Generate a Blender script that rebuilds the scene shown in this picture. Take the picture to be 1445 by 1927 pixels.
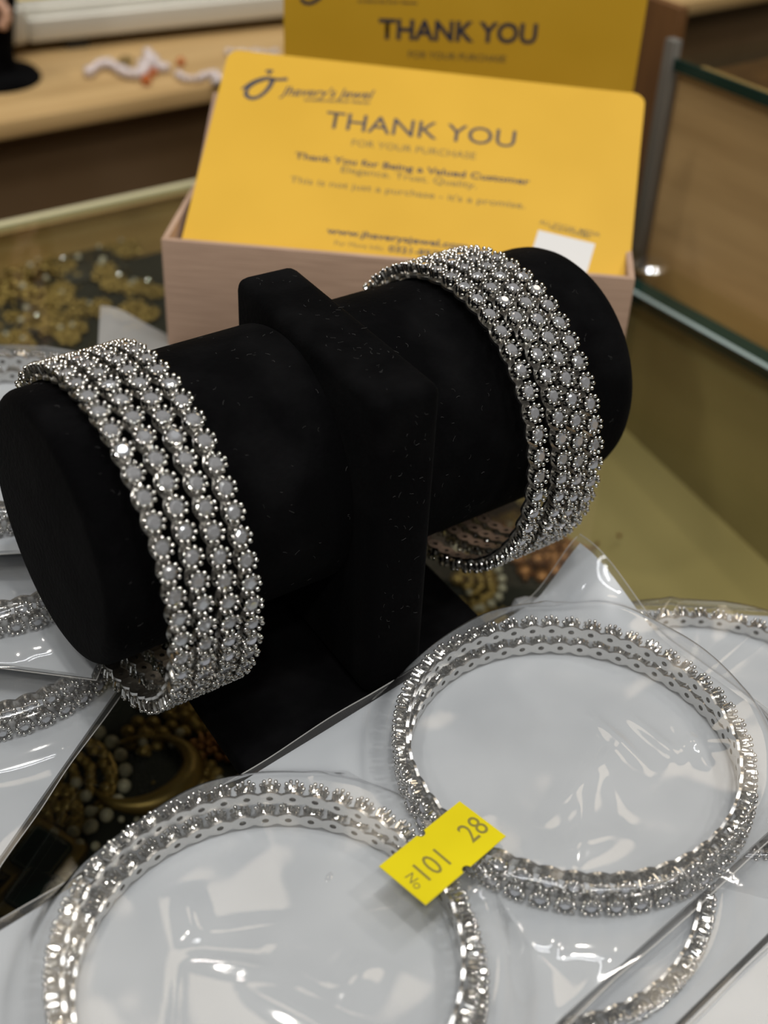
import bpy, bmesh, math, random
from mathutils import Vector, Matrix, noise
PI = math.pi
S = 0.001                                  # all sizes below are written in millimetres
sc = bpy.context.scene
col = sc.collection
for o in list(bpy.data.objects):
    bpy.data.objects.remove(o)

# ------------------------------------------------------------------ camera
IW, IH, FPX, CAMH = 1445.0, 1927.0, 2400.0, 200.0
_down = Vector(((560 - IW/2)/FPX, (4200 - IH/2)/FPX, 1.0)).normalized()   # vertical vanishing point
_up = -_down
_fw = Vector((0, 0, 1)); _Y = (_fw - _up*_fw.dot(_up)).normalized(); _X = _Y.cross(_up)
RW = Matrix((_X, _Y, _up))                 # camera (right, down, forward) -> world
CAM = Vector((0, 0, CAMH))
def ray(px, py): return RW @ Vector(((px - IW/2)/FPX, (py - IH/2)/FPX, 1.0))
def at_z(px, py, z=0.0):
    v = ray(px, py); return CAM + v*((z - CAMH)/v.z)
def at_plane(px, py, p0, n):
    v = ray(px, py); return CAM + v*((p0 - CAM).dot(n)/v.dot(n))
cam_d = bpy.data.cameras.new('camera'); cam = bpy.data.objects.new('camera', cam_d); col.objects.link(cam)
cam_d.sensor_fit = 'VERTICAL'; cam_d.sensor_height = 24.0; cam_d.lens = 24.0*FPX/IH
cam_d.clip_start = 0.005; cam_d.clip_end = 50
rx = RW @ Vector((1, 0, 0)); ry = RW @ Vector((0, -1, 0)); rz = RW @ Vector((0, 0, -1))
cam.matrix_world = Matrix.Translation(CAM*S) @ Matrix((rx, ry, rz)).transposed().to_4x4()
cam_d.dof.use_dof = True; cam_d.dof.focus_distance = 0.258; cam_d.dof.aperture_fstop = cam_d.lens/3.7
sc.camera = cam

# ------------------------------------------------------------------ light and exposure
w = bpy.data.worlds.new('shop_ambient'); sc.world = w; w.use_nodes = True
w.node_tree.nodes['Background'].inputs[0].default_value = (1.0, 0.93, 0.82, 1)
w.node_tree.nodes['Background'].inputs[1].default_value = 0.055
def ceiling_lamp(x, y, z, size, power, colour=(1, 0.95, 0.87)):
    d = bpy.data.lights.new('ceiling_downlight', 'AREA'); d.shape = 'DISK'; d.size = size; d.energy = power; d.color = colour
    o = bpy.data.objects.new('ceiling_downlight', d); o.location = (x, y, z); col.objects.link(o)
    t = Vector((0.02, 0.25, 0)) - Vector((x, y, z)); o.rotation_euler = t.to_track_quat('-Z', 'Y').to_euler()
def tube_lamp(x, y, z, length, power, ang, colour=(0.95, 0.97, 1.0)):
    d = bpy.data.lights.new('ceiling_tube', 'AREA'); d.shape = 'RECTANGLE'; d.size = length; d.size_y = 0.06; d.energy = power; d.color = colour
    o = bpy.data.objects.new('ceiling_tube', d); o.location = (x, y, z); o.rotation_euler = (0, 0, ang); col.objects.link(o)
for a in [(-0.55, 0.55, 1.5, 0.09, 4), (0.75, 0.60, 1.5, 0.09, 5), (-0.60, -0.15, 1.5, 0.09, 6), (0.12, -0.10, 1.5, 0.09, 8),
          (0.80, -0.10, 1.5, 0.09, 6), (0.05, -0.80, 1.4, 0.09, 8), (-0.7, -0.8, 1.4, 0.09, 5), (0.75, -0.85, 1.4, 0.09, 5)]:  # those farthest behind the camera are added as frontal fill
    ceiling_lamp(*a)
ceiling_lamp(0.55, 1.35, 1.75, 0.55, 4, (1, 0.84, 0.64)); ceiling_lamp(-0.35, 1.30, 1.75, 0.45, 2.5, (1, 0.86, 0.68))  # unseen warm lamps added for a broad glow on the bag film
tube_lamp(0.25, 0.30, 1.6, 1.2, 7, 0.64); tube_lamp(-0.15, -0.25, 1.6, 1.2, 9, 0.64)
sc.view_settings.view_transform = 'Standard'; sc.view_settings.look = 'None'
sc.view_settings.exposure = -0.8; sc.view_settings.gamma = 1.0; sc.view_settings.use_curve_mapping = False

# ------------------------------------------------------------------ materials
M = {}
def mat(name, colour, rough=0.5, metal=0.0, **kw):
    m = bpy.data.materials.new(name); m.use_nodes = True
    b = m.node_tree.nodes['Principled BSDF']
    b.inputs['Base Color'].default_value = (*colour, 1); b.inputs['Roughness'].default_value = rough; b.inputs['Metallic'].default_value = metal
    for k, v in kw.items():
        b.inputs[k.replace('_', ' ')].default_value = v
    M[name] = m; return m
def nodes(m): return m.node_tree.nodes, m.node_tree.links, m.node_tree.nodes['Principled BSDF']
def noisy(m, c1, c2, scale=40, detail=6, stretch=(1, 1, 1), rot=0.0, bump=0.0, lo=0.35, hi=0.65):
    N, L, b = nodes(m)
    tc = N.new('ShaderNodeTexCoord'); mp = N.new('ShaderNodeMapping'); nz = N.new('ShaderNodeTexNoise'); cr = N.new('ShaderNodeValToRGB')
    mp.inputs['Scale'].default_value = stretch; mp.inputs['Rotation'].default_value = (0, 0, rot)
    nz.inputs['Scale'].default_value = scale; nz.inputs['Detail'].default_value = detail
    cr.color_ramp.elements[0].position = lo; cr.color_ramp.elements[1].position = hi
    cr.color_ramp.elements[0].color = (*c1, 1); cr.color_ramp.elements[1].color = (*c2, 1)
    L.new(tc.outputs['Object'], mp.inputs[0]); L.new(mp.outputs[0], nz.inputs['Vector']); L.new(nz.outputs[0], cr.inputs[0]); L.new(cr.outputs[0], b.inputs['Base Color'])
    if bump:
        bp = N.new('ShaderNodeBump'); bp.inputs['Strength'].default_value = bump; bp.inputs['Distance'].default_value = 0.0004
        L.new(nz.outputs[0], bp.inputs['Height']); L.new(bp.outputs[0], b.inputs['Normal'])
    return nz
mat('silver', (0.76, 0.75, 0.72), 0.12, 1.0)
mat('silver_band', (0.62, 0.61, 0.59), 0.26, 1.0)
mat('stone', (0.50, 0.51, 0.54), 0.07, 0.6, Coat_Weight=1.0, Coat_Roughness=0.02, Thin_Film_Thickness=420.0)
mat('gold', (0.27, 0.19, 0.07), 0.42, 0.75)
mat('copper', (0.26, 0.12, 0.05), 0.4, 0.7)
mat('pearl', (0.42, 0.40, 0.36), 0.22, 0.0, Coat_Weight=0.6)
mat('dark_gem', (0.004, 0.02, 0.02), 0.08)
mat('ink', (0.035, 0.035, 0.05), 0.6)
mat('ink_soft', (0.16, 0.12, 0.045), 0.6)
mat('tag_ink', (0.20, 0.17, 0.02), 0.6)
mat('white_print', (0.62, 0.62, 0.62), 0.55)
mat('chrome', (0.85, 0.87, 0.90), 0.16, 1.0)
mat('brushed_metal', (0.22, 0.21, 0.19), 0.5, 0.5)
mat('pink_bead', (0.60, 0.36, 0.25), 0.25)
mat('crystal_bead', (0.62, 0.55, 0.54), 0.10, 0.2)
mat('amber', (0.45, 0.11, 0.02), 0.12)
mat('frame_silver', (0.62, 0.60, 0.53), 0.45, 0.35)
mat('foot_black', (0.01, 0.01, 0.01), 0.5)
mat('glass_edge_dark', (0.006, 0.028, 0.022), 0.12)
mat('glass_edge_pale', (0.60, 0.56, 0.36), 0.25)
mat('glass_edge_blue', (0.33, 0.42, 0.42), 0.2)
noisy(mat('yellow_card', (0.62, 0.36, 0.025), 0.5, 0.0, Specular_IOR_Level=0.25), (0.60, 0.35, 0.022), (0.645, 0.38, 0.028), 25, 2)
mat('card_edge', (0.72, 0.50, 0.14), 0.6)
noisy(mat('tag_yellow', (0.6, 0.5, 0.002), 0.6, 0.0, Specular_IOR_Level=0.2), (0.58, 0.485, 0.002), (0.63, 0.53, 0.003), 60, 3)
nz = noisy(mat('box_paper', (0.42, 0.28, 0.20), 0.62), (0.37, 0.245, 0.175), (0.47, 0.32, 0.23), 1.0, 3, (60, 60, 2200), 0.0, 0.25)
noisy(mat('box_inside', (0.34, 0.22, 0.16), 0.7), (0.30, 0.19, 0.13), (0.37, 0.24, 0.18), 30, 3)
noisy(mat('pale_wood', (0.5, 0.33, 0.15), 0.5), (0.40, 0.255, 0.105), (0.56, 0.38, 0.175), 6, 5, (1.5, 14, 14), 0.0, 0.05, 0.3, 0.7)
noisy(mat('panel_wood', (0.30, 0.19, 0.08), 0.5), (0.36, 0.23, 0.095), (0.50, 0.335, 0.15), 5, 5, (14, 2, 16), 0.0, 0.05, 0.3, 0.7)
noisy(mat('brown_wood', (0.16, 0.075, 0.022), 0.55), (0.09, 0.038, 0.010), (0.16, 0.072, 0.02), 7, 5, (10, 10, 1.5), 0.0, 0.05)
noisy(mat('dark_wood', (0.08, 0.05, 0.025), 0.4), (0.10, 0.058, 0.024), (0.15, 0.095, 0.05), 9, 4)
noisy(mat('olive_board', (0.38, 0.31, 0.15), 0.5), (0.31, 0.25, 0.115), (0.43, 0.35, 0.175), 7, 3)
noisy(mat('tray_velvet', (0.008, 0.009, 0.008), 0.9), (0.005, 0.006, 0.006), (0.012, 0.013, 0.012), 60, 3)
noisy(mat('yellow_panel', (0.6, 0.36, 0.03), 0.5), (0.5, 0.26, 0.02), (0.72, 0.50, 0.08), 22, 4)
noisy(mat('wall_paint', (0.36, 0.30, 0.22), 0.8), (0.34, 0.28, 0.20), (0.38, 0.32, 0.24), 4, 3)
# white foam sheet in the bags
m = mat('foam_sheet', (0.5, 0.52, 0.55), 0.32); noisy(m, (0.38, 0.405, 0.435), (0.43, 0.455, 0.485), 45, 2, bump=0.15)
# black velvet with fuzz and lint
m = mat('black_velvet', (0.0025, 0.0025, 0.003), 0.95, 0.0, Specular_IOR_Level=0.05, Sheen_Weight=0.007, Sheen_Roughness=0.45)
N, L, b = nodes(m)
tc = N.new('ShaderNodeTexCoord'); nz = N.new('ShaderNodeTexNoise'); nz.inputs['Scale'].default_value = 900; nz.inputs['Detail'].default_value = 4
n2 = N.new('ShaderNodeTexNoise'); n2.inputs['Scale'].default_value = 70; n2.inputs['Detail'].default_value = 5
cr = N.new('ShaderNodeValToRGB'); cr.color_ramp.elements[0].position = 0.45; cr.color_ramp.elements[0].color = (0.0012, 0.0012, 0.0015, 1); cr.color_ramp.elements[1].position = 0.75; cr.color_ramp.elements[1].color = (0.0045, 0.0045, 0.005, 1)
bp = N.new('ShaderNodeBump'); bp.inputs['Strength'].default_value = 0.6; bp.inputs['Distance'].default_value = 0.0003
L.new(tc.outputs['Object'], nz.inputs['Vector']); L.new(tc.outputs['Object'], n2.inputs['Vector']); L.new(n2.outputs[0], cr.inputs[0]); L.new(cr.outputs[0], b.inputs['Base Color'])
L.new(nz.outputs[0], bp.inputs['Height']); L.new(bp.outputs[0], b.inputs['Normal'])
mat('lint_fibre', (0.05, 0.05, 0.05), 0.9)
def clear(name, tint, gloss_rough, ior, haze=0.0, haze_col=(0.8, 0.8, 0.8), bump=0.0, boost=1.0):
    m = bpy.data.materials.new(name); m.use_nodes = True; N = m.node_tree.nodes; L = m.node_tree.links; N.clear()
    out = N.new('ShaderNodeOutputMaterial'); tr = N.new('ShaderNodeBsdfTransparent'); gl = N.new('ShaderNodeBsdfGlossy'); fr = N.new('ShaderNodeLayerWeight'); mx = N.new('ShaderNodeMixShader')
    tr.inputs[0].default_value = (*tint, 1); gl.inputs['Roughness'].default_value = gloss_rough; f0 = ((ior-1)/(ior+1))**2
    pw = N.new('ShaderNodeMath'); pw.operation = 'POWER'; pw.inputs[1].default_value = 5; ma = N.new('ShaderNodeMath'); ma.operation = 'MULTIPLY_ADD'; ma.inputs[1].default_value = 1-f0; ma.inputs[2].default_value = f0
    L.new(fr.outputs['Facing'], pw.inputs[0]); L.new(pw.outputs[0], ma.inputs[0])
    mu = N.new('ShaderNodeMath'); mu.operation = 'MULTIPLY'; mu.inputs[1].default_value = boost; mu.use_clamp = True
    L.new(ma.outputs[0], mu.inputs[0]); L.new(mu.outputs[0], mx.inputs[0]); L.new(gl.outputs[0], mx.inputs[2])
    if haze:
        df = N.new('ShaderNodeBsdfDiffuse'); df.inputs[0].default_value = (*haze_col, 1); m2 = N.new('ShaderNodeMixShader'); m2.inputs[0].default_value = haze
        L.new(tr.outputs[0], m2.inputs[1]); L.new(df.outputs[0], m2.inputs[2]); L.new(m2.outputs[0], mx.inputs[1])
    else:
        L.new(tr.outputs[0], mx.inputs[1])
    if bump:
        tc = N.new('ShaderNodeTexCoord'); nz = N.new('ShaderNodeTexNoise'); nz.inputs['Scale'].default_value = 70; nz.inputs['Detail'].default_value = 2
        bp = N.new('ShaderNodeBump'); bp.inputs['Strength'].default_value = bump; bp.inputs['Distance'].default_value = 0.0008
        L.new(tc.outputs['Object'], nz.inputs['Vector']); L.new(nz.outputs[0], bp.inputs['Height']); L.new(bp.outputs[0], gl.inputs['Normal'])
    L.new(mx.outputs[0], out.inputs[0]); M[name] = m
clear('counter_glass', (0.95, 0.96, 0.90), 0.01, 1.5)
clear('milky_film', (0.97, 0.97, 0.97), 0.2, 1.45, 0.45, (0.62, 0.62, 0.61), 0.2, 1.3)
clear('bag_film', (0.985, 0.985, 0.985), 0.09, 1.45, 0.05, (0.75, 0.76, 0.77), 0.02, 1.8)

# ------------------------------------------------------------------ helpers
def tag(o, label=None, cat=None, group=None, kind=None):
    if label: o['label'] = label
    if cat: o['category'] = cat
    if group: o['group'] = group
    if kind: o['kind'] = kind
    return o
def empty(name, mw):
    o = bpy.data.objects.new(name, None); o.empty_display_size = 0.01; col.objects.link(o)
    mm = mw.copy(); mm.translation = mw.translation*S; o.matrix_world = mm; return o
def T(x, y, z): return Matrix.Translation((x, y, z))
def RZ(a): return Matrix.Rotation(a, 4, 'Z')
def link(name, me, parent=None, ml=None):
    o = bpy.data.objects.new(name, me); col.objects.link(o)
    if parent: o.parent = parent
    if ml is not None:
        mm = ml.copy(); mm.translation = ml.translation*S; o.matrix_local = mm
    return o
def to_mesh(name, bm, mats, smooth=True, angle=None):
    for v in bm.verts: v.co *= S
    bmesh.ops.recalc_face_normals(bm, faces=bm.faces)
    me = bpy.data.meshes.new(name); bm.to_mesh(me); bm.free()
    for q in (mats if isinstance(mats, (list, tuple)) else [mats]): me.materials.append(M[q])
    if smooth:
        for p in me.polygons: p.use_smooth = True
        if angle: me.set_sharp_from_angle(angle=math.radians(angle))
    return me
def part(name, bm, mats, parent=None, ml=None, smooth=True, angle=40):
    return link(name, to_mesh(name, bm, mats, smooth, angle), parent, ml)
def box_bm(x0, x1, y0, y1, z0, z1, bev=0.0, seg=2, bm=None):
    b = bmesh.new()
    vs = [b.verts.new((x, y, z)) for x in (x0, x1) for y in (y0, y1) for z in (z0, z1)]
    for f in ((0, 1, 3, 2), (4, 6, 7, 5), (0, 4, 5, 1), (2, 3, 7, 6), (0, 2, 6, 4), (1, 5, 7, 3)): b.faces.new([vs[i] for i in f])
    bmesh.ops.recalc_face_normals(b, faces=b.faces)
    if bev: bmesh.ops.bevel(b, geom=list(b.edges), offset=bev, segments=seg, profile=0.5, affect='EDGES')
    if bm is not None:
        me = bpy.data.meshes.new('tmp'); b.to_mesh(me); b.free(); bm.from_mesh(me); bpy.data.meshes.remove(me); return bm
    return b
def lathe_bm(prof, n=64, axis='Z', bm=None):
    """prof: list of (r, h). Revolved about the local axis."""
    bm = bm or bmesh.new(); rings = []
    def P(r, h, a):
        if axis == 'Z': return (r*math.cos(a), r*math.sin(a), h)
        return (h, r*math.cos(a), r*math.sin(a))
    for r, h in prof:
        if r < 1e-6: rings.append([bm.verts.new(P(0, h, 0))])
        else: rings.append([bm.verts.new(P(r, h, 2*PI*k/n)) for k in range(n)])
    for A, B in zip(rings, rings[1:]):
        for k in range(n):
            q = []
            for v in (A[k % len(A)], A[(k+1) % len(A)], B[(k+1) % len(B)], B[k % len(B)]):
                if v not in q: q.append(v)
            if len(q) > 2: bm.faces.new(q)
    return bm
def sphere(bm, c, r, u=8, v=6, sz=1.0):
    bmesh.ops.create_uvsphere(bm, u_segments=u, v_segments=v, radius=r, matrix=Matrix.Translation(c) @ Matrix.Diagonal((1, 1, sz, 1)))
def tube(bm, pts, rads, n=8):
    rings = []
    for i, p in enumerate(pts):
        p = Vector(p); d = (Vector(pts[min(i+1, len(pts)-1)]) - Vector(pts[max(i-1, 0)])).normalized()
        a = d.orthogonal().normalized() if i == 0 else (prev - d*prev.dot(d)).normalized()
        prev = a; b2 = d.cross(a); r = rads[i] if isinstance(rads, (list, tuple)) else rads
        rings.append([bm.verts.new(p + (a*math.cos(2*PI*k/n) + b2*math.sin(2*PI*k/n))*r) for k in range(n)])
    for A, B in zip(rings, rings[1:]):
        for k in range(n): bm.faces.new((A[k], A[(k+1) % n], B[(k+1) % n], B[k]))
    bm.faces.new(rings[0]); bm.faces.new(rings[-1][::-1])
    return bm

# ------------------------------------------------------------------ counter frame: K = far corner of the glass top
CA = math.atan2(0.6, 0.8)
K = Vector((-12, 535, 0)); E1 = Vector((0.8, 0.6, 0)); E2 = Vector((0.6, -0.8, 0))
# local axes of the counter: x along E1, y = -E2 (away), so points are given as (e1, -e2, z)
KM = T(*K) @ RZ(CA)
SL0, SL = -21.0, -0.194                   # the sloping tray inside the case: z = SL0 + SL*e2
def tray_pt(px, py, lift=0.0):
    n = Vector((-SL*E2.x, -SL*E2.y, 1)).normalized(); p0 = K + Vector((0, 0, SL0 + lift))
    return at_plane(px, py, p0, n)

# structure of the shop around the counter
o = part('wall_back', box_bm(-3000, 3000, 1900, 1920, -900, 2000), 'wall_paint', None, KM); tag(o, kind='structure')
o = part('floor', box_bm(-3000, 3000, -2500, 1900, -920, -900), 'olive_board', None, KM); tag(o, kind='structure')

case = empty('display_case', KM @ T(-300, -400, -900))
tag(case, 'glass-topped display counter with sloping black tray under everything', 'display case')
CB = T(300, 400, 900)
part('glass_top', box_bm(-620, 0, -760, 0, -5, 0, 0.4, 1), 'counter_glass', case, CB, False)
part('back_glass_edge', box_bm(-620, 0, 0.05, 3.2, -2.6, 0.4, 0.5, 1), 'glass_edge_pale', case, CB)
part('side_glass_edge', box_bm(0.05, 7.8, -760, 3.2, -5.2, 0.2, 0.3, 1), 'glass_edge_dark', case, CB)
part('side_edge_highlight', box_bm(-1.8, 0, -760, 0, 0.05, 0.3), 'glass_edge_blue', case, CB)  # pale blue strip imitates the highlight along the glass edge
part('back_panel', box_bm(-620, 10, 3.3, 12, -900, -5.3), 'pale_wood', case, CB)
bm = bmesh.new()
def quad_slab(bm, e1a, e1b, e2a, e2b, dz, th):
    vs = []
    for a in (e1a, e1b):
        for b in (e2a, e2b):
            for k in (0, -th): vs.append(bm.verts.new((a, -b, SL0 + SL*b + dz + k)))
    for f in ((0, 1, 3, 2), (4, 6, 7, 5), (0, 4, 5, 1), (2, 3, 7, 6), (0, 2, 6, 4), (1, 5, 7, 3)): bm.faces.new([vs[i] for i in f])
    return bm
part('case_floor', quad_slab(bmesh.new(), -620, 6, 0.5, 760, -4, 6), 'olive_board', case, CB, False)
part('velvet_tray', quad_slab(bmesh.new(), -560, -62, 6, 740, 0, 3.5), 'tray_velvet', case, CB, False)
part('side_panel', box_bm(3.6, 7.6, -760, 3, -900, -5.4), 'olive_board', case, CB)
part('front_panel', box_bm(-620, 10, -775, -761, -900, 0), 'panel_wood', case, CB)

# neighbouring pane and cabinet on the right
nb = empty('glass_shelf', KM @ T(60, -250, -12)); tag(nb, 'narrow glass pane between the counter edge and the wooden cabinet', 'glass pane')
NB = T(-60, 250, 12)
part('pane', box_bm(8.2, 24, -700, -60, -5, 0), 'counter_glass', nb, NB, False)
part('support', box_bm(8.2, 24, -700, -60, -60, -14), 'panel_wood', nb, NB)
cab = empty('wooden_cabinet', KM @ T(120, -350, -900)); tag(cab, 'wooden cabinet with a green-edged glass top at the right', 'cabinet')
CC = T(-120, 350, 900)
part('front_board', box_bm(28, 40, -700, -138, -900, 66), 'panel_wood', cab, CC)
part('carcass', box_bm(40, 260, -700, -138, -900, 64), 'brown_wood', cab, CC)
part('glass_top', box_bm(27, 262, -702, -136, 66.4, 70.0, 0.3, 1), 'counter_glass', cab, CC, False)
part('glass_edge', box_bm(25.8, 26.95, -702, -136, 66.2, 70.2, 0.2, 1), 'glass_edge_dark', cab, CC)
part('corner_strip', box_bm(24.5, 28.5, -136.5, -132, -5, 76, 0.4, 2), 'brushed_metal', cab, CC)
clip = part('glass_clip', lathe_bm([(0, 0), (5.5, 0.2), (6.5, 1.5), (5.0, 3.0), (0, 3.4)], 24), 'chrome', None, KM @ T(17, -150, 0.02)); tag(clip, 'small shiny metal clip at the foot of the corner strip', 'clip')
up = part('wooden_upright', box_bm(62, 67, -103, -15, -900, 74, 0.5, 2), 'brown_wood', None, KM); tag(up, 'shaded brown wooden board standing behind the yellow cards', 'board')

# shelf behind, with its dark recess
sh = empty('wall_shelf', KM @ T(0, 170, -900)); tag(sh, 'pale wooden shelf with a dark board below, behind the counter', 'shelf')
SB = T(0, -170, 900)
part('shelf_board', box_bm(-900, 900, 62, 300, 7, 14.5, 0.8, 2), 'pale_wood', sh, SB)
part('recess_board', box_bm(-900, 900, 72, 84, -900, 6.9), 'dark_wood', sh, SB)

# ------------------------------------------------------------------ bracelet bar of black velvet
BA = math.radians(36.76); A = Vector((math.cos(BA), math.sin(BA), 0)); Wd = Vector((math.sin(BA), -math.cos(BA), 0))
BC = Vector((-19, 227, 48)); BR = 28.1
FN = math.radians(33.7); FM = RZ(FN)                       # foot frame: local (N, -U, z)
st = empty('bracelet_stand', FM @ T(111, 198, 0)); tag(st, 'black velvet bracelet stand with a horizontal roll on a post', 'bracelet stand')
inv = (FM @ T(111, 198, 0)).inverted()
part('base', box_bm(75.5, 144.5, 158, 238, 0.0, 5.0, 1.2, 3), 'black_velvet', st, T(-111, -198, 0))
def roll_profile(t0, t1, e0, e1):
    p = [(0, t0)]
    for e, t, s in ((e0, t0, 1), (e1, t1, -1)):
        arc = [(BR - e + e*math.sin(k*PI/12), t + s*(e - e*math.cos(k*PI/12))) for k in range(7)]
        p += arc if s == 1 else arc[::-1]
    p.append((0, t1)); return p
BM = inv @ T(*BC) @ RZ(BA)
def roll(name, t0, t1, e0, e1):
    bm = lathe_bm(roll_profile(t0, t1, e0, e1), 96, 'X')
    return part(name, bm, 'black_velvet', st, BM)
roll('roll', -57.0, -2.5, 3.2, 2.0)
roll('roll', 9.5, 75.0, 2.0, 7.0)
part('post', box_bm(107, 121.5, 164, 222, 4.8, 79, 2.6, 4), 'black_velvet', st, T(-111, -198, 0))
# lint caught in the pile
rnd = random.Random(5); bm = bmesh.new()
def fibre(p, n):
    t = n.orthogonal().normalized(); b2 = n.cross(t); a = rnd.uniform(0, 6.28); L_ = rnd.uniform(0.3, 1.3); c_ = rnd.uniform(-2.2, 2.2)
    pts = []
    for k in range(4):
        q = a + c_*k/3; p = p + (t*math.cos(q) + b2*math.sin(q))*L_/3; pts.append(p + n*0.04*(k % 2))
    tube(bm, pts, 0.028, 3)
for k in range(260):
    t = rnd.choice((rnd.uniform(-54, -5), rnd.uniform(14, 68))); ph = rnd.uniform(-0.5, 2.5)
    n = Wd*math.sin(ph) + Vector((0, 0, 1))*math.cos(ph); fibre(inv @ (BC + A*t + n*(BR + 0.05)), inv.to_3x3() @ n)
for k in range(90):
    if k % 2: fibre(Vector((rnd.uniform(-1.5, 8), rnd.uniform(-31, 21), 79.05)), Vector((0, 0, 1)))
    else: fibre(Vector((rnd.uniform(-1.5, 8), -34.05, rnd.uniform(20, 74))), Vector((0, -1, 0)))
o = part('lint', bm, 'lint_fibre', st, None); tag(o, kind='stuff')

# ------------------------------------------------------------------ crystal bangles
NF, RI = 48, 32.6
def cluster_mesh():
    bm = lathe_bm([(0.55, 0.0), (0.8, 0.25), (1.25, 0.75), (1.5, 1.35), (1.45, 1.9), (1.2, 1.95)], 14)
    for k in range(9):
        a = 2*PI*k/9; c, s = math.cos(a), math.sin(a)
        tube(bm, [(1.32*c, 1.32*s, 0.7), (1.56*c, 1.56*s, 1.5), (1.69*c, 1.69*s, 2.35)], 0.31, 6)
        sphere(bm, (1.69*c, 1.69*s, 2.42), 0.44, 10, 7)
    return to_mesh('cluster', bm, 'silver', True, 50)
def stone_mesh():
    bm = bmesh.new(); n = 8
    tab = [bm.verts.new((0.72*math.cos(2*PI*k/n), 0.72*math.sin(2*PI*k/n), 2.50)) for k in range(n)]
    mid = [bm.verts.new((1.08*math.cos(2*PI*(k+.5)/n), 1.08*math.sin(2*PI*(k+.5)/n), 2.26)) for k in range(n)]
    gir = [bm.verts.new((1.34*math.cos(2*PI*k/n), 1.34*math.sin(2*PI*k/n), 1.95)) for k in range(n)]
    bm.faces.new(tab)
    for k in range(n):
        j = (k+1) % n
        bm.faces.new((tab[k], mid[k], tab[j])); bm.faces.new((mid[k], mid[(k-1) % n], tab[k])) if False else None
        bm.faces.new((tab[k], mid[k-1], gir[k], mid[k])); bm.faces.new((mid[k], gir[k], gir[j]))
    low = bm.verts.new((0, 0, 1.2))
    for k in range(n): bm.faces.new((gir[k], low, gir[(k+1) % n]))
    return to_mesh('stone', bm, 'stone', False)
def band_mesh():
    """scalloped perforated strap bent to a ring: axis = local z"""
    bm = bmesh.new(); pitch = 2*PI/NF; half = PI*RI/NF; nt = 16
    def P(s, t, r, k): a = k*pitch + s/RI; return (r*math.cos(a), r*math.sin(a), t)
    for k in range(NF):
        hole, out = [], []
        for j in range(nt):
            th = 2*PI*j/nt; c, s = math.cos(th), math.sin(th)
            hole.append((0.66*c, 0.56*s))
            lo, hi = 0.0, 6.0
            for _ in range(24):
                m_ = (lo+hi)/2; x, y = m_*c, m_*s
                if abs(x) < half and abs(y) < 1.38 + 0.24*math.cos(PI*x/half): lo = m_
                else: hi = m_
            out.append((lo*c, lo*s))
        for r0, r1 in ((RI, RI + 0.55),):
            Hi = [bm.verts.new(P(*q, r0, k)) for q in hole]; Oi = [bm.verts.new(P(*q, r0, k)) for q in out]
            Ho = [bm.verts.new(P(*q, r1, k)) for q in hole]; Oo = [bm.verts.new(P(*q, r1, k)) for q in out]
            for j in range(nt):
                i = (j+1) % nt
                bm.faces.new((Hi[j], Hi[i], Oi[i], Oi[j])); bm.faces.new((Ho[j], Oo[j], Oo[i], Ho[i]))
                bm.faces.new((Hi[j], Ho[j], Ho[i], Hi[i])); bm.faces.new((Oi[j], Oi[i], Oo[i], Oo[j]))
    return to_mesh('band', bm, 'silver_band', True, 35)
ME_C, ME_S, ME_B = cluster_mesh(), stone_mesh(), band_mesh()
RO = RI + 0.5
def bangle(label, group, mw, base, phase=0.0, k_=1.0):
    """mw: ring frame in world (z = axis of the ring); base: world point that the thing stands on"""
    root_m = mw.copy(); root_m.translation = base
    r = empty('crystal_bangle', root_m); tag(r, label, 'bangle', group)
    loc = root_m.inverted() @ mw @ RZ(phase)
    link('band', ME_B, r, loc)
    for k in range(NF):
        a = 2*PI*k/NF
        ml = loc @ RZ(a) @ T(RO, 0, 0) @ Matrix.Rotation(PI/2, 4, 'Y') @ RZ(rnd.uniform(0, 0.7)) @ Matrix.Diagonal((k_, k_, k_, 1))
        c = link('cluster', ME_C, r, ml); link('stone', ME_S, c, Matrix.Identity(4))
    return r
def hang(label, group, t, wofs, zc, phase, tilt=0.0, yaw=0.0):
    c = BC + A*t + Wd*wofs; c.z = zc
    rot = Matrix((Vector((0, 0, 1)), Wd, A)).transposed().to_4x4()      # x = up, y = forward, z = along the bar
    mw = T(*c) @ Matrix.Rotation(tilt, 4, Wd) @ RZ(yaw) @ rot
    bangle(label, group, mw, c - Vector((0, 0, RI + 3.4)), phase, 1.06)
GB = 'crystal bangles hung on the velvet roll'
ph = PI/NF
zc = 48 - math.sqrt(max(0.2, (RI - BR - 0.15)**2 - 3.2**2))
for k, (t, lab) in enumerate(zip((-48.4, -43.6, -38.6, -33.8), (
        'leftmost of the four crystal bangles at the near end of the velvet roll',
        'second from left of the four crystal bangles at the near end of the velvet roll',
        'third from left of the four crystal bangles at the near end of the velvet roll',
        'rightmost of the four crystal bangles at the near end, closest to the post'))):
    hang(lab, GB, t, 3.2, zc, ph*(k % 2) + rnd.uniform(-0.02, 0.02), 0.0, 0.0)
for k, (t, tl, lab) in enumerate(zip((34.9, 41.3, 45.8, 50.3), (-0.035, 0.0, 0.0, 0.0), (
        'far-end crystal bangle nearest the post, standing a little apart',
        'second crystal bangle from the post at the far end of the velvet roll',
        'third crystal bangle from the post at the far end of the velvet roll',
        'outermost crystal bangle at the far end of the velvet roll'))):
    hang(lab, GB, t, 3.2, zc, ph*(k % 2) + rnd.uniform(-0.02, 0.02), tl)

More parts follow.
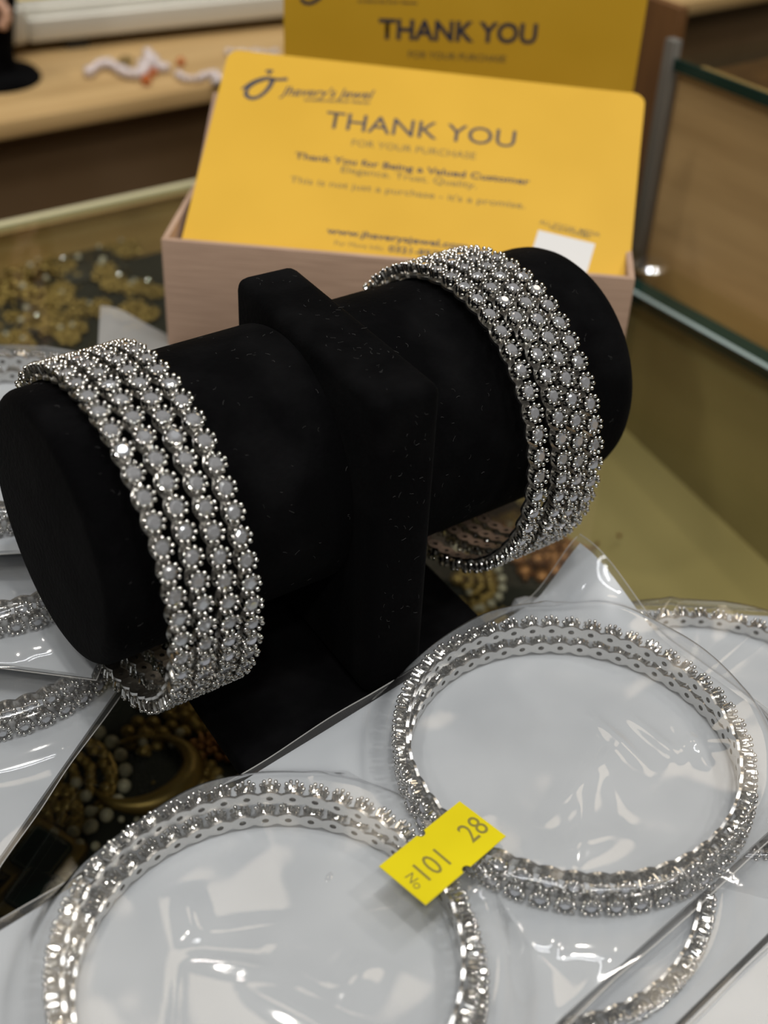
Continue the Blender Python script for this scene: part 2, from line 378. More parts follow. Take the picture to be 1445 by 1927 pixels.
# ------------------------------------------------------------------ gift box with thank-you cards
XA = math.radians(-4.4); XM = T(-64.7, 322.5, 0) @ RZ(XA); BW, BD, BH = 129.0, 94.0, 50.0
gb = empty('gift_box', XM @ T(BW/2, BD/2, 0)); tag(gb, 'open taupe paper-covered gift box holding yellow cards', 'gift box')
GL = T(-BW/2, -BD/2, 0)
part('front_wall', box_bm(0, BW, 0, 1.8, 0, BH, 0.45, 2), 'box_paper', gb, GL)
part('back_wall', box_bm(0, BW, BD-1.8, BD, 0, BH, 0.45, 2), 'box_paper', gb, GL)
part('side_wall', box_bm(0, 1.8, 1.8, BD-1.8, 0, BH, 0.4, 2), 'box_paper', gb, GL)
part('side_wall', box_bm(BW-1.8, BW, 1.8, BD-1.8, 0, BH, 0.4, 2), 'box_paper', gb, GL)
part('bottom', box_bm(1.8, BW-1.8, 1.8, BD-1.8, 0.05, 1.6), 'box_inside', gb, GL)
bm = bmesh.new(); prof = [(2, 1.7), (2, 36.5), (58, 71.5), (60, 33.6), (92, 33.6), (92, 1.7)]
va = [bm.verts.new((3, y, z)) for y, z in prof]; vb = [bm.verts.new((BW-3, y, z)) for y, z in prof]
bm.faces.new(va); bm.faces.new(vb[::-1])
for i in range(6): bm.faces.new((va[i], vb[i], vb[(i+1) % 6], va[(i+1) % 6]))
part('insert', bm, 'box_inside', gb, GL, False)

def card_frame(p0, yaw, lean, spin=0.0):
    X = Vector((math.cos(yaw), math.sin(yaw), 0)); Yd = Vector((-math.sin(yaw), math.cos(yaw), 0))
    V = Yd*math.cos(lean) + Vector((0, 0, math.sin(lean))); n = X.cross(V)
    X2 = X*math.cos(spin) + V*math.sin(spin); V2 = V*math.cos(spin) - X*math.sin(spin)
    mm = Matrix((X2, V2, n)).transposed().to_4x4(); mm.translation = p0; return mm
def rounded_slab(x0, x1, y0, y1, th, r):
    bm = bmesh.new(); pts = []
    for cx, cy, a0 in ((x1-r, y1-r, 0), (x0+r, y1-r, 90), (x0+r, y0+r, 180), (x1-r, y0+r, 270)):
        for k in range(7): a = math.radians(a0 + 15*k); pts.append((cx + r*math.cos(a), cy + r*math.sin(a)))
    top = [bm.verts.new((x, y, 0)) for x, y in pts]; bot = [bm.verts.new((x, y, -th)) for x, y in pts]
    bm.faces.new(top); bm.faces.new(bot[::-1])
    for i in range(len(pts)): bm.faces.new((top[i], bot[i], bot[(i+1) % len(pts)], top[(i+1) % len(pts)]))
    return bm
def text_mesh(s, bold=0.0, shear=0.0):
    c = bpy.data.curves.new('print', 'FONT'); c.body = s; c.size = 1.0; c.offset = bold; c.shear = shear; c.resolution_u = 3
    o = bpy.data.objects.new('print', c); col.objects.link(o); bpy.context.view_layer.update()
    me = bpy.data.meshes.new_from_object(o.evaluated_get(bpy.context.evaluated_depsgraph_get()))
    bpy.data.objects.remove(o); bpy.data.curves.remove(c); return me
_h = text_mesh('H'); CAPH = max(v.co.y for v in _h.vertices) - min(v.co.y for v in _h.vertices)
def printed(root, fm, s, a, b, cap, mt='ink', bold=0.0, shear=0.0, lift=0.06, upv=None, name='printed_text'):
    """text between photo points a and b on the plane of frame fm; cap = capital height in photo pixels (or upv: photo vector of the capital height)"""
    n = fm.col[2].to_3d(); p0 = fm.translation; iv = fm.inverted()
    P = iv @ at_plane(*a, p0, n); Q = iv @ at_plane(*b, p0, n)
    up_ = upv or (0, -cap); U = iv @ at_plane(a[0]+up_[0], a[1]+up_[1], p0, n)
    me = text_mesh(s, bold, shear); xs = [v.co.x for v in me.vertices]; w0, w1 = min(xs), max(xs)
    ex = (Q - P); Ln = ex.length; ex.normalize(); ey = Vector((-ex.y, ex.x, 0)); ch = abs((U - P).dot(ey))
    for v in me.vertices:
        x = (v.co.x - w0)/(w1 - w0)*Ln; y = v.co.y/CAPH*ch
        v.co = (P + ex*x + ey*y + Vector((0, 0, lift - P.z)))*S
    me.materials.clear(); me.materials.append(M[mt]); me.name = name
    return link(name, me, root)
def stroke(root, fm, pts, wid, mt='ink', name='logo_stroke', lift=0.06):
    n = fm.col[2].to_3d(); iv = fm.inverted(); L2 = [iv @ at_plane(x, y, fm.translation, n) for x, y in pts]
    sub = []                                    # Catmull-Rom smoothing
    for i in range(len(L2)-1):
        p0, p1, p2, p3 = L2[max(i-1, 0)], L2[i], L2[i+1], L2[min(i+2, len(L2)-1)]
        for k in range(6):
            t = k/6; sub.append((0.5*((2*p1) + (p2-p0)*t + (2*p0-5*p1+4*p2-p3)*t*t + (3*p1-p0-3*p2+p3)*t**3), wid[i]*(1-t) + wid[i+1]*t))
    sub.append((L2[-1], wid[-1])); bm = bmesh.new(); prev = None
    for i, (p, wd) in enumerate(sub):
        d = (sub[min(i+1, len(sub)-1)][0] - sub[max(i-1, 0)][0]).normalized(); q = Vector((-d.y, d.x, 0))*wd*0.5
        a = bm.verts.new((p.x+q.x, p.y+q.y, lift)); b2 = bm.verts.new((p.x-q.x, p.y-q.y, lift))
        if prev: bm.faces.new((prev[0], prev[1], b2, a))
        prev = (a, b2)
    return part(name, bm, mt, root, None, False)

LEAN = math.radians(32)
fm = card_frame(Vector((2, 331, 48)), XA, LEAN, math.radians(-2.4)); fb = fm @ T(0, -13.5, 0)
c1 = empty('thank_you_card', fb); tag(c1, 'bright yellow printed card leaning back at the front of the taupe box', 'card', 'yellow thank-you cards')
part('card_sheet', rounded_slab(-62.4, 62.3, 0, 74.4, 0.5, 3.5), 'yellow_card', c1, None, False)
pr = lambda *a, **k: printed(c1, fb, *a, **k)
pr('THANK YOU', (610, 240), (968, 278), 31, bold=0.004)
pr('FOR YOUR PURCHASE', (661, 274), (894, 300), 12, 'ink_soft')
pr('Thank You for Being a Valued Customer', (554, 298), (996, 348), 11.5, bold=0.022)
pr('Elegance. Trust. Quality.', (641, 324), (896, 355), 11.5, 'ink_soft', bold=0.003)
pr("This is not just a purchase - it's a promise.", (545, 343), (987, 393), 11.5, 'ink_soft', bold=0.003)
pr('www.jhaverysjewel.com', (614, 439), (880, 470), 11.5, bold=0.022)
pr('For More Info:', (629, 461), (722, 472), 8.5, 'ink_soft')
pr('0321-89771', (730, 473), (842, 486), 11, bold=0.02)
pr('ALL SOCIAL MEDIA', (1014, 421), (1128, 446), 8, 'ink_soft', bold=0.006)
pr('PLATFORMS', (1034, 432), (1110, 449), 7, 'ink_soft', bold=0.006)
pr("Jhavery's Jewel", (526, 179), (704, 187), 17, bold=0.012, shear=0.35)
pr('accessorize your beauty', (572, 190), (697, 196), 6, bold=0.012, shear=0.25)
stroke(c1, fb, [(455, 168), (476, 155), (500, 148), (522, 150), (541, 149)], [0.7, 1.3, 1.5, 1.0, 1.2])
stroke(c1, fb, [(514, 148), (509, 160), (500, 172), (487, 182), (473, 185), (463, 178), (467, 166), (482, 156), (496, 152)], [1.6, 1.5, 1.3, 1.2, 1.3, 1.4, 1.1, 0.8, 0.5])
stroke(c1, fb, [(500, 134), (507, 134), (514, 134)], [0.9, 1.1, 0.9], name='logo_gem')
stroke(c1, fb, [(507, 134), (507, 138), (507, 142)], [1.5, 0.8, 0.1], name='logo_gem')
n_ = fb.col[2].to_3d(); q0 = fb.inverted() @ at_plane(1013, 433, fb.translation, n_); q1 = fb.inverted() @ at_plane(1120, 459, fb.translation, n_)
ex = (q1-q0); Lq = ex.length; ex.normalize(); ey = Vector((-ex.y, ex.x, 0)); bm = bmesh.new()
bm.faces.new([bm.verts.new((p.x, p.y, 0.06)) for p in (q0, q1, q1 - ey*Lq, q0 - ey*Lq)]); part('white_patch', bm, 'white_print', c1, None, False)
f2 = fb @ T(0.6, 0.2, -0.75) @ RZ(math.radians(0.55))
c2 = empty('thank_you_card', f2); tag(c2, 'yellow card peeking out just behind the bright front card', 'card', 'yellow thank-you cards')
part('card_sheet', rounded_slab(-62.4, 62.3, 0, 74.4, 0.5, 3.5), 'yellow_card', c2, None, False)
f3 = card_frame(Vector((17.0, 406, 35.0)), math.radians(1.5), math.radians(91))
c3 = empty('thank_you_card', f3); tag(c3, 'shaded yellow card standing upright at the back of the taupe box', 'card', 'yellow thank-you cards')
part('card_sheet', rounded_slab(-55.4, 55.2, 0, 70, 0.6, 3.5), 'yellow_card', c3, None, False)
printed(c3, f3, 'THANK YOU', (712, 72), (1009, 82), 36, bold=0.03)
printed(c3, f3, 'FOR YOUR PURCHASE', (768, 108), (951, 117), 12, 'ink_soft', bold=0.012)
printed(c3, f3, 'accessorize your beauty', (673, 4), (786, 8), 6, bold=0.01, shear=0.25)
printed(c3, f3, "Jhavery's Jewel", (630, -12), (792, -6), 17, bold=0.012, shear=0.35)
stroke(c3, f3, [(612, -22), (606, -10), (596, 0), (584, 6), (572, 4), (566, -4)], [1.5, 1.4, 1.2, 1.1, 1.2, 1.0])

# ------------------------------------------------------------------ plastic bags with foam sheets, and the bangles inside
def smooth01(x): x = max(0.0, min(1.0, x)); return x*x*(3-2*x)
def bag(label, mw, x0, x1, y0, y1, rings, seed, zpad=1.0, lift=None, wr=1.0, step=0.8, skew=0.0, streaks=(), group='clear plastic bags'):
    """mw: bag frame (x along the bag, z up, origin on the surface below the foam sheet); rings: (x, y, height) of the bangle stacks inside"""
    rg = random.Random(seed); ox, oy = (x0+x1)/2, (y0+y1)/2
    r = empty('plastic_bag', mw @ T(ox, oy, 0)); tag(r, label, 'bag', group)
    L0 = T(-ox, -oy, 0)
    lf = lift or (lambda x, y: 0.0)
    # foam sheet
    bm = bmesh.new(); nx, ny = max(4, int((x1-x0)/4)), max(4, int((y1-y0)/4)); mrg = 1.6
    g = [[None]*(ny+1) for _ in range(nx+1)]; h = [[None]*(ny+1) for _ in range(nx+1)]
    for i in range(nx+1):
        for j in range(ny+1):
            x = x0+mrg + (x1-x0-2*mrg)*i/nx; y = y0+mrg + (y1-y0-2*mrg)*j/ny
            xs = x + skew*(y-y0)*smooth01((x-x0)/(x1-x0)); wv = 0.12*noise.noise(Vector((x*0.06, y*0.06, seed)))
            z = lf(x, y) + wv
            g[i][j] = bm.verts.new((xs, y, z + zpad)); h[i][j] = bm.verts.new((xs, y, z + 0.15))
    for i in range(nx):
        for j in range(ny):
            bm.faces.new((g[i][j], g[i+1][j], g[i+1][j+1], g[i][j+1])); bm.faces.new((h[i][j], h[i][j+1], h[i+1][j+1], h[i+1][j]))
    for i in range(nx):
        bm.faces.new((g[i][0], h[i][0], h[i+1][0], g[i+1][0])); bm.faces.new((g[i][ny], g[i+1][ny], h[i+1][ny], h[i][ny]))
    for j in range(ny):
        bm.faces.new((g[0][j], g[0][j+1], h[0][j+1], h[0][j])); bm.faces.new((g[nx][j], h[nx][j], h[nx][j+1], g[nx][j+1]))
    part('foam_sheet', bm, 'foam_sheet', r, L0)
    # clear film, stretched over the bangles, creased
    cre = []
    for k in range(int(15*wr)):
        x, y = rg.uniform(x0, x1), rg.uniform(y0, y1); a = rg.uniform(0, PI)
        if rings and rg.random() < 0.75:
            cx, cy, hh = rg.choice(rings); q = rg.uniform(0, 2*PI); rr = rg.uniform(36, 44) if rg.random() < 0.5 else rg.uniform(5, 30)
            x, y = cx + rr*math.cos(q), cy + rr*math.sin(q); a = q + rg.uniform(-0.9, 0.9)
        cre.append((x, y, math.cos(a), math.sin(a), rg.uniform(7, 26), rg.uniform(0.7, 2.4), rg.uniform(0.2, 0.75)))
    mi = mw.inverted()
    for (ax, ay, bx, by, wd, am) in streaks:                 # creases shaped to catch the lamps as highlight streaks
        p = mi @ at_z(ax, ay, mw.translation.z + 9); q = mi @ at_z(bx, by, mw.translation.z + 9); c_ = (p+q)/2; d_ = (q-p)
        a = math.atan2(d_.y, d_.x); cre.append((c_.x, c_.y, math.cos(a), math.sin(a), d_.length/2, wd, am))
    def fz(x, y):
        d = min(x-x0, x1-x, y-y0, y1-y); e = smooth01(d/3.2)
        hmax = 0.0
        for cx, cy, hh in rings:
            rr = math.hypot(x-cx, y-cy)
            if rr < 36.6: q = hh + 0.55 - 1.3*(1 - (rr/36.6)**2)
            else: q = (hh + 0.55)*(math.exp(-((rr-36.6)/5.5)**2) if rr < 60 else 0)
            hmax = max(hmax, q)
        z = zpad + 0.3 + e*hmax + lf(x, y)
        z += e*0.75*wr*noise.noise(Vector((x*0.045, y*0.045, seed*3.1))) + e*0.05*wr*noise.noise(Vector((x*0.16, y*0.16, seed*1.7)))
        for cx, cy, c, s, ln, wd, am in cre:
            dx, dy = x-cx, y-cy; u_ = dx*c + dy*s; v_ = -dx*s + dy*c
            if abs(u_) < ln and abs(v_) < 4*wd: z += am*math.exp(-(v_/wd)**2)*(1-(u_/ln)**2)
        return max(z, lf(x, y) + zpad + 0.12)
    bm = bmesh.new(); nx, ny = int((x1-x0)/step), int((y1-y0)/step); g = []
    for i in range(nx+1):
        row = []
        for j in range(ny+1):
            x = x0 + (x1-x0)*i/nx; y = y0 + (y1-y0)*j/ny
            xs = x + skew*(y-y0)*smooth01((x-x0)/(x1-x0)); yo = 0.7*noise.noise(Vector((x*0.05, seed, 0)))
            row.append(bm.verts.new((xs, y + yo, fz(x, y))))
        g.append(row)
    for i in range(nx):
        for j in range(ny): bm.faces.new((g[i][j], g[i+1][j], g[i+1][j+1], g[i][j+1]))
    rim = [[v.co.copy() for v in g[0]], [q[0].co.copy() for q in g], [q[-1].co.copy() for q in g], [v.co.copy() for v in g[-1]]]
    part('film', bm, 'bag_film', r, L0, True, None)
    bm = bmesh.new()
    for ln in rim: tube(bm, ln[::3], 0.12, 4)
    part('film_rim', bm, 'milky_film', r, L0)
    return r
def lay(label, group, x, y, z, phase=0.0, tx=0.0, ty=0.0):
    mw = T(x, y, z) @ Matrix.Rotation(tx, 4, 'X') @ Matrix.Rotation(ty, 4, 'Y')
    bangle(label, group, mw, Vector((x, y, z - 2.05)), phase)
SA = math.radians(43.9); GG = 'crystal bangles packed in bags'
# bag in the lower right corner, flat, then the one with a hidden bangle, then the long front bag on top
bag('empty-looking clear bag in the lower right corner', T(92, 104, 0.0) @ RZ(SA), -110, 70, -45, 42, [], 11, 0.7, wr=0.6, step=1.2)
bag('clear bag mostly hidden beneath the long front bag, one bangle edge showing', T(29.5, 155, 1.1) @ RZ(SA), -118, 62, -40.5, 41, [(0, 0, 4.1)], 4, 1.0)
lay('crystal bangle half hidden under the long front bag at lower right', GG, 29.5, 155, 4.25, 0.3)
bag('clear bag behind the long front bag at the right edge', T(75, 196, 0.0), -41, 62, -48, 40, [(0, 0, 4.1)], 6, 1.0)
lay('crystal bangle in the bag at the right edge, only its far curve showing', GG, 75, 196, 3.15, 0.1)
def lift_a(x, y): return 11*smooth01((x-26)/18)*smooth01((y-8)/30)
bag('long clear bag in the foreground holding two pairs of bangles on white foam', T(40, 177, 7.0) @ RZ(SA), -135, 43, -37.5, 40.5, [(0, 0, 8.3), (-75.5, 0.5, 8.3)], 3, 1.0, lift_a, 1.2, 0.5, 0.06, (
    (1090, 1345, 1225, 1465, 1.7, 0.75), (1155, 1340, 1285, 1445, 1.7, 0.75), (1250, 1345, 1330, 1460, 1.7, 0.75), (330, 1795, 560, 1845, 1.4, 0.9), (340, 1670, 360, 1780, 2.4, 0.9),
    (560, 1470, 650, 1420, 1.4, 0.7), (880, 1690, 960, 1655, 1.5, 0.8), (1090, 1650, 1060, 1760, 1.2, 0.8), (1180, 1560, 1000, 1640, 3.0, 0.9), (640, 1900, 700, 1800, 3.0, 0.9), (1040, 1130, 1080, 1090, 1.2, 0.6)))
lay('lower bangle of the stacked pair right of the yellow price tag', GG, 40.3, 176.6, 10.15, 0.0)
lay('upper bangle of the stacked pair right of the yellow price tag', GG, 39.6, 177.4, 14.35, 0.05, 0.0, 0.012)
lay('lower bangle of the stacked pair at the bottom left, below the price tag', GG, -14.4, 125.0, 10.15, 0.02)
lay('upper bangle of the stacked pair at the bottom left, below the price tag', GG, -16.0, 126.2, 14.35, 0.08, 0.01, 0.0)
# pile of three bags on the left
S1 = math.radians(74)
bag('lowest and nearest of the three piled bags at the left edge', T(-90, 215, 0.0) @ RZ(S1), -95, 42, -38.5, 42, [(0, 0, 8.3)], 21, 1.0, wr=0.8)
lay('lower bangle of the nearest pair in the piled bags at left', GG, -90, 215, 3.15, 0.0); lay('upper bangle of the nearest pair in the piled bags at left', GG, -90.6, 215.6, 7.3, 0.06)
bag('middle one of the three piled bags at the left edge', T(-92, 236, 10.2) @ RZ(math.radians(84)), -41.5, 42, -38.5, 42, [(0, 0, 8.3)], 22, 1.0, wr=0.8)
lay('lower bangle of the middle pair in the piled bags at left', GG, -92, 236, 13.35, 0.02); lay('upper bangle of the middle pair in the piled bags at left', GG, -92.5, 236.4, 17.5, 0.09)
d3 = bag('topmost and farthest of the three piled bags, its corner tip raised', T(-96, 258, 20.4) @ RZ(math.radians(100)), -41.5, 45, -38.5, 42, [(0, 0, 8.3)], 23, 1.0, None, 0.8)
lay('lower bangle of the farthest pair in the piled bags at left', GG, -96, 258, 23.55, 0.0); lay('upper bangle of the farthest pair in the piled bags at left', GG, -96.5, 258.5, 27.7, 0.05)
bm = bmesh.new(); cs = [at_z(189, 575, 17), at_z(316, 632, 15), at_z(330, 715, 21), at_z(184, 672, 21)]; g = []
for i in range(9):
    row = []
    for j in range(9):
        a, b_ = i/8, j/8; q = cs[0].lerp(cs[1], a).lerp(cs[3].lerp(cs[2], a), b_); q.z += 1.6*math.sin(PI*a)*(1-b_) + 0.5*math.sin(7*a+3*b_); row.append(bm.verts.new(q))
    g.append(row)
for i in range(8):
    for j in range(8): bm.faces.new((g[i][j], g[i+1][j], g[i+1][j+1], g[i][j+1]))
iv = d3.matrix_world.copy(); iv.translation = iv.translation/S
part('folded_corner', bm, 'milky_film', d3, iv.inverted())
# small rolled plastic end poking out beside the long bag
p = at_z(991, 1137, 3); bm = bmesh.new(); tube(bm, [(-3.5, 0, 0), (-2.5, 0.1, 0), (0, 0.3, 0), (2.5, 0.2, 0), (3.5, 0, 0)], [0.8, 2.0, 2.3, 1.9, 0.7], 12)
o = part('plastic_roll', bm, 'foam_sheet', None, T(p.x, p.y, 2.3) @ RZ(0.2)); tag(o, 'small rolled white plastic end beside the foreground bag corner', 'plastic roll')

# ------------------------------------------------------------------ price tag
ZT = 18.2
tc_ = [at_z(x, y, ZT) for x, y in ((719, 1628), (795, 1705), (949, 1578), (868, 1503))]
cen = sum(tc_, Vector())/4; X = ((tc_[2]+tc_[3]) - (tc_[0]+tc_[1])).normalized(); Yv = Vector((0, 0, 1)).cross(X)
tw = ((tc_[2]+tc_[3]) - (tc_[0]+tc_[1])).length/2; th_ = ((tc_[0]+tc_[3]) - (tc_[1]+tc_[2])).length/2
ft = Matrix((X, Yv, Vector((0, 0, 1)))).transposed().to_4x4(); ft.translation = cen
tg = empty('price_tag', ft); tag(tg, 'yellow price tag sticker with numbers stuck where the two bangle pairs meet', 'price tag')
bm = bmesh.new(); hw, hh, rn = tw/2, th_/2, 0.9; out = []
def edge(a, b, n): return [(a[0]+(b[0]-a[0])*k/n, a[1]+(b[1]-a[1])*k/n) for k in range(n)]
out += edge((-hw, -hh), (-rn, -hh), 4) + [(rn*math.cos(PI - k*PI/8), -hh + rn*math.sin(k*PI/8)) for k in range(9)] + edge((rn, -hh), (hw, -hh), 4)[1:]
out += edge((hw, -hh), (hw, hh), 4) + edge((hw, hh), (rn, hh), 4) + [(rn*math.cos(k*PI/8), hh - rn*math.sin(k*PI/8)) for k in range(9)] + edge((-rn, hh), (-hw, hh), 4)[1:] + edge((-hw, hh), (-hw, -hh), 4)
tv = [bm.verts.new((x, y, 0.0)) for x, y in out]; bv = [bm.verts.new((x, y, -0.15)) for x, y in out]
bm.faces.new(tv); bm.faces.new(bv[::-1])
for i in range(len(out)): bm.faces.new((tv[i], bv[i], bv[(i+1) % len(out)], tv[(i+1) % len(out)]))
part('sticker', bm, 'tag_yellow', tg, None, False)
printed(tg, ft, '101', (808, 1658), (850, 1625), 0, 'tag_ink', upv=(-27, -33), name='printed_number')
printed(tg, ft, '28', (890, 1587), (923, 1560), 0, 'tag_ink', upv=(-25, -33), name='printed_number')
printed(tg, ft, 'No', (761, 1651), (783, 1675), 0, 'tag_ink', upv=(14, -11), name='printed_number')

# ------------------------------------------------------------------ jewellery lying on the tray under the glass
def tray_frame(px, py, a=0.0):
    n = Vector((-SL*E2.x, -SL*E2.y, 1)).normalized(); x = (E1*math.cos(a) + E2*math.sin(a)); x = (x - n*x.dot(n)).normalized()
    mm = Matrix((x, n.cross(x), n)).transposed().to_4x4(); mm.translation = tray_pt(px, py, 0.05); return mm
PEARL = None
def pearls(root, pts, r):
    global PEARL
    if PEARL is None:
        bm = bmesh.new(); sphere(bm, (0, 0, 0), 1.0, 14, 10); PEARL = to_mesh('pearl', bm, 'pearl')
    for x, y, z in pts: link('pearl', PEARL, root, T(x, y, z) @ Matrix.Diagonal((r, r, r, 1)))
def fan_earring(label, px, py, size, ang, seed, mt='gold', npearl=9, group='gold jewellery under the glass'):
    """gold fan of beads and petals with a row of pearls along its rim"""
    rg = random.Random(seed); root = empty('gold_earring', tray_frame(px, py, ang)); tag(root, label, 'earring', group)
    bm = bmesh.new()
    for ring, cnt in ((0.25, 6), (0.5, 11), (0.75, 15)):
        for k in range(cnt):
            a = PI*(k+0.5)/cnt; rr = ring*size*rg.uniform(0.93, 1.07)
            sphere(bm, (rr*math.cos(a), rr*math.sin(a), 1.0), size*0.11*rg.uniform(0.8, 1.2), 8, 6, 0.7)
    sphere(bm, (0, -size*0.12, 1.6), size*0.20, 12, 8, 0.8); tube(bm, [(size*0.85*math.cos(PI*k/14), size*0.85*math.sin(PI*k/14), 0.9) for k in range(15)], 0.8, 6)
    part('setting', bm, mt, root)
    pearls(root, [(size*1.0*math.cos(PI*(k+0.5)/npearl), size*1.0*math.sin(PI*(k+0.5)/npearl), 1.7) for k in range(npearl)], size*0.115)
    return root
def gold_set(label, px, py, size, ang, seed, mt='gold', n=26, npearl=4, group='gold jewellery under the glass'):
    """loose flowered pendant: scattered petals round a few blossoms"""
    rg = random.Random(seed); root = empty('gold_pendant', tray_frame(px, py, ang)); tag(root, label, 'pendant', group); bm = bmesh.new()
    for f in range(4):
        cx, cy = rg.uniform(-0.7, 0.7)*size, rg.uniform(-0.45, 0.45)*size; rr = size*rg.uniform(0.22, 0.34)
        for k in range(7): a = 2*PI*k/7; sphere(bm, (cx+rr*math.cos(a), cy+rr*math.sin(a), 1.2), rr*0.45, 8, 6, 0.6)
        sphere(bm, (cx, cy, 1.6), rr*0.5, 8, 6, 0.8)
    for k in range(n): sphere(bm, (rg.gauss(0, 0.55)*size, rg.gauss(0, 0.35)*size, rg.uniform(0.6, 1.4)), size*rg.uniform(0.04, 0.09), 7, 5)
    tube(bm, [(size*(k/6-1), 0.25*size*math.sin(k), 0.8) for k in range(13)], 0.6, 6)
    part('setting', bm, mt, root)
    pearls(root, [(rg.uniform(-0.9, 0.9)*size, rg.uniform(-0.5, 0.5)*size, 2.0) for k in range(npearl)], size*0.10)
    return root
fan_earring('pearl-rimmed gold fan earring under glass beside the lowest left bag', 112, 1470, 17, 2.5, 1, 'gold', 11)
fan_earring('second pearl-rimmed gold earring lying nearer the bag edge', 65, 1545, 14, 2.3, 2, 'gold', 9)
root = empty('gold_hoop', tray_frame(268, 1462, 0.2)); tag(root, 'gold crescent hoop earring on the dark tray, left of the foreground bag', 'earring', 'gold jewellery under the glass')
bm = bmesh.new(); pts = [(13.5*math.cos(-2.9+k*0.19), 10.5*math.sin(-2.9+k*0.19), 3.2) for k in range(26)]; tube(bm, pts, [0.5+3.0*math.sin(PI*min(1, k/21))**1.3 for k in range(26)], 12)
part('hoop', bm, 'gold', root); pearls(root, [(17.0*math.cos(-2.6+k*0.24), 14.0*math.sin(-2.6+k*0.24), 2.2) for k in range(9)], 0.9)
gold_set('gold cluster pendant seen below the near bangles', 335, 1375, 14, 0.3, 5, 'gold', 30, 6)
gold_set('coppery pendant beside the stand base, below the near bangles', 405, 1398, 9, 0.9, 6, 'copper', 18, 0)
gold_set('pearl and gold pendant tucked at the edge of the foreground bag', 425, 1490, 12, 1.2, 7, 'gold', 24, 7)
for k, (px, py, lab) in enumerate(((78, 1618, 'upper'), (70, 1692, 'lower'))):
    root = empty('square_stud', tray_frame(px, py, -0.5)); tag(root, lab + ' dark green square stone stud framed in gold at the left edge', 'earring', 'square green studs')
    bm = box_bm(-9, 9, -9, 9, 0, 3.2, 2.5, 3); part('frame', bm, 'gold', root); part('stone', box_bm(-6, 6, -6, 6, 2.0, 5.0, 1.8, 3), 'dark_gem', root)
    pearls(root, [(9.5*sx, 9.5*sy, 1.5) for sx in (-1, 1) for sy in (-1, 1)], 1.3)
gold_set('dim gold pendant left of the green studs', 15, 1630, 12, 0.4, 15, 'gold', 20, 2)
fan_earring('gold cluster earring right of the velvet post', 868, 1095, 13, 1.9, 8, 'gold', 10)
gold_set('second gold cluster right of the stand, nearer the foreground bag', 905, 1150, 10, 0.8, 9, 'gold', 24, 3)
gold_set('copper red pendant beneath the glass behind the bag tip', 1020, 1035, 20, 0.2, 10, 'copper', 24, 0)
gold_set('dim gold pendant beneath the glass left of the bag tip', 965, 1000, 14, -0.4, 12, 'gold', 24, 1)
o = None
spots = [(35, 505, 16, 0.2), (110, 500, 14, 1.0), (30, 560, 18, 0.4), (110, 560, 15, 2.0), (60, 610, 16, 0.8), (130, 620, 14, 1.7), (170, 590, 12, 0.1), (225, 470, 12, 0.5), (215, 530, 16, 1.3), (270, 545, 13, 0.6), (255, 600, 14, 2.2), (20, 640, 14, 1.2)]
names = ['gold pendant at the far left corner under the glass', 'gold pendant second from the left in the far row under glass', 'wide gold pendant by the left edge, middle row', 'gold pendant right of the wide one, middle row', 'gold pendant in front of the middle row at left', 'gold pendant near the raised bag tip, left of it', 'small gold pendant just left of the raised bag tip', 'small gold pendant in the far row beside the box', 'gold pendant behind the raised bag tip', 'gold pendant right of the raised bag tip, close to the box', 'gold pendant partly behind the raised bag tip', 'gold pendant at left edge just behind the farthest bag']
for k, ((px, py, s, a), nm) in enumerate(zip(spots, names)): 
    gs = gold_set(nm, px, py, s*0.74, a, 30+k, 'gold', 16, 1 + k % 2)
    if k in (1, 4, 8, 9):
        bm = bmesh.new(); sphere(bm, (1.5, 1, 3.2), 1.5, 16, 12); part('crystal', bm, 'chrome', gs)  # mirror-like ball added to give a sparkle highlight
for k, (px, py, lab) in enumerate(((165, 495, 'far'), (35, 600, 'near'))):
    root = empty('display_card', tray_frame(px, py, 0.0)); tag(root, ('black square earring card in the far row under glass' if k == 0 else 'black square earring card near the left edge under glass'), 'display card', 'black earring cards')
    part('card', box_bm(-13, 13, -11, 11, 0, 1.2, 0.4, 2), 'foot_black', root)
    if k == 0: pearls(root, [(-3, 2, 2.2), (5, -3, 2.2)], 1.3)
    else: pearls(root, [(4, 2, 2.2)], 1.3)

# ------------------------------------------------------------------ things on the wall shelf
def on_shelf(px, py, lift=0.0): return at_z(px, py, 14.6 + lift)
def strand(name, label, cat, pts_px, rad, mt, drops=(), group='necklaces on the shelf'):
    P = [on_shelf(*q, rad) for q in pts_px]; base = P[0].copy(); base.z = 14.6
    root = empty(name, T(*base)); tag(root, label, cat, group); bm = bmesh.new()
    sub = []
    for i in range(len(P)-1):
        n = max(2, int((P[i+1]-P[i]).length/(rad*1.8)))
        sub += [P[i].lerp(P[i+1], k/n) for k in range(n)]
    for q in sub: sphere(bm, q - base, rad*rnd.uniform(0.7, 1.1), 8, 6)
    part('bead_strand', bm, mt, root)
    for (x, y, r) in drops:
        q = on_shelf(x, y, r) - base; bm = bmesh.new(); sphere(bm, (0, 0, 0), r, 12, 8); part('drop', bm, 'amber', root, T(*q))
    return root
strand('crystal_necklace', 'pale crystal necklace with amber drops at the left on the shelf', 'necklace', [(168, 135), (185, 122), (205, 118), (220, 128), (240, 138), (262, 140), (270, 125), (262, 112)], 2.6, 'crystal_bead', [(165, 134, 2.0), (275, 150, 2.4)])
strand('crystal_necklace', 'pale crystal necklace with upright loop in the middle of the shelf', 'necklace', [(272, 135), (280, 118), (278, 100), (290, 112), (300, 126), (322, 128)], 2.4, 'crystal_bead', [(288, 136, 2.0), (340, 116, 2.0)])
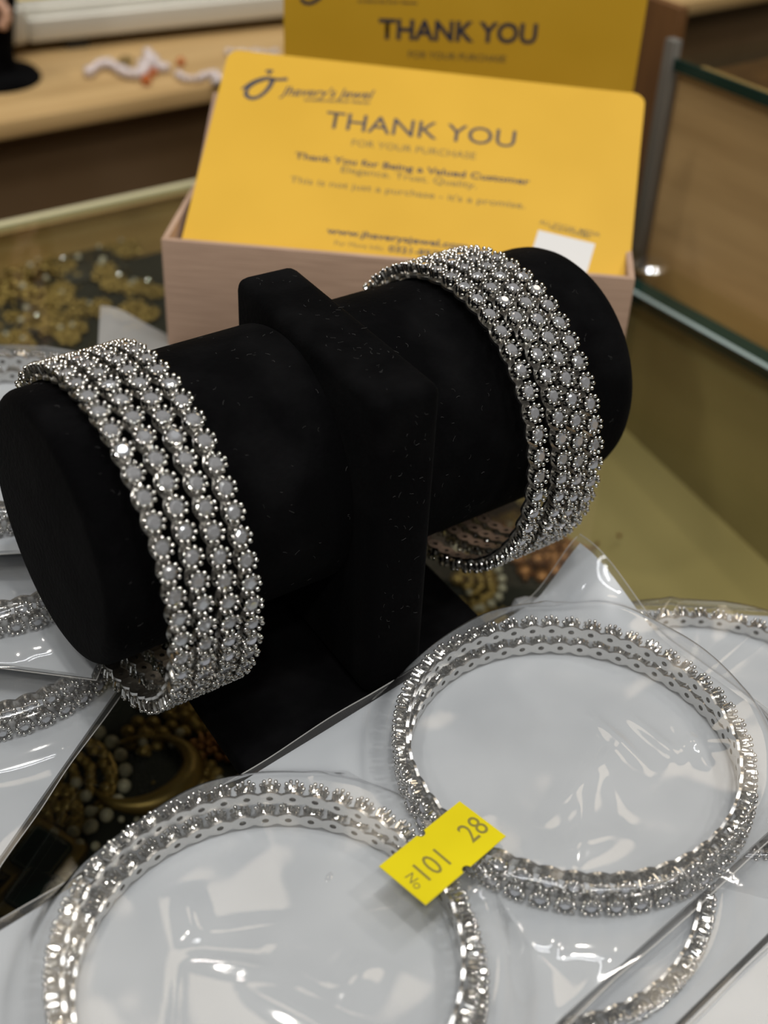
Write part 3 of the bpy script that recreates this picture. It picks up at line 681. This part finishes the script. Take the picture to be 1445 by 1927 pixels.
strand('crystal_necklace', 'fine pale necklace beside the upper left corner of the bright card', 'necklace', [(335, 140), (350, 148), (372, 148), (390, 140), (405, 138), (412, 150), (395, 156)], 2.0, 'crystal_bead')
strand('crystal_necklace', 'grey chain necklace along the far part of the shelf by the upright card', 'necklace', [(430, 98), (455, 100), (480, 99), (505, 100), (530, 99)], 1.9, 'crystal_bead')
strand('gold_chain', 'thin gold chain looped on the shelf between the crystal necklaces', 'chain', [(225, 118), (232, 108), (245, 112), (240, 124), (228, 120)], 1.3, 'gold')
# silver-framed yellow mirror tray standing on black feet at the back of the shelf
q0, q1 = on_shelf(58, 104), on_shelf(540, 52); d = (q1-q0); d.z = 0; Lf = 420.0; ang = math.atan2(d.y, d.x)
fr = empty('framed_tray', T(*q0) @ RZ(ang)); tag(fr, 'silver-framed yellow tray raised on black feet at the back of the shelf', 'tray')
part('front_rail', box_bm(0, Lf, 0, 9, 5, 16, 1.6, 3), 'frame_silver', fr)
part('inner_rail', box_bm(0, Lf, 9, 22, 12, 19, 1.6, 3), 'frame_silver', fr)
part('side_rail', box_bm(-14, 0, -2, 150, 5, 22, 3, 3), 'frame_silver', fr)
part('panel', box_bm(0, Lf, 22, 150, 11, 14), 'yellow_panel', fr)
for x in (18, 200, 380): part('foot', box_bm(x, x+10, 2, 12, 0, 5, 0.5, 2), 'foot_black', fr)
# bust with a pink bead necklace at the left edge
pb = on_shelf(-8, 150); bu = empty('necklace_bust', T(pb.x, pb.y, 14.6)); tag(bu, 'black velvet necklace bust cut off by the upper left corner', 'bust')
part('base', lathe_bm([(0, 0), (19, 0), (19.5, 1.5), (18, 3.5), (11, 5), (0, 5)], 40), 'black_velvet', bu)
part('body', lathe_bm([(9, 4.5), (9.5, 14), (11, 24), (14.5, 40), (17, 60), (13, 80), (6, 95), (5, 120), (0, 121)], 40), 'black_velvet', bu)
root = empty('bead_necklace', T(pb.x, pb.y, 14.6 + 24)); tag(root, 'pinkish bead necklace hanging on the black bust', 'necklace')
bm = bmesh.new(); PK = None
for k in range(26): sphere(bm, (4 + 7*math.sin(k*0.5)*0.4, -15.5 + 1.0*math.sin(k), 2 + k*2.6), 2.4, 8, 6); sphere(bm, (10 + 2.0*math.sin(k), -11.5, 3 + k*2.6), 2.4, 8, 6)
part('bead_strand', bm, 'pink_bead', root)
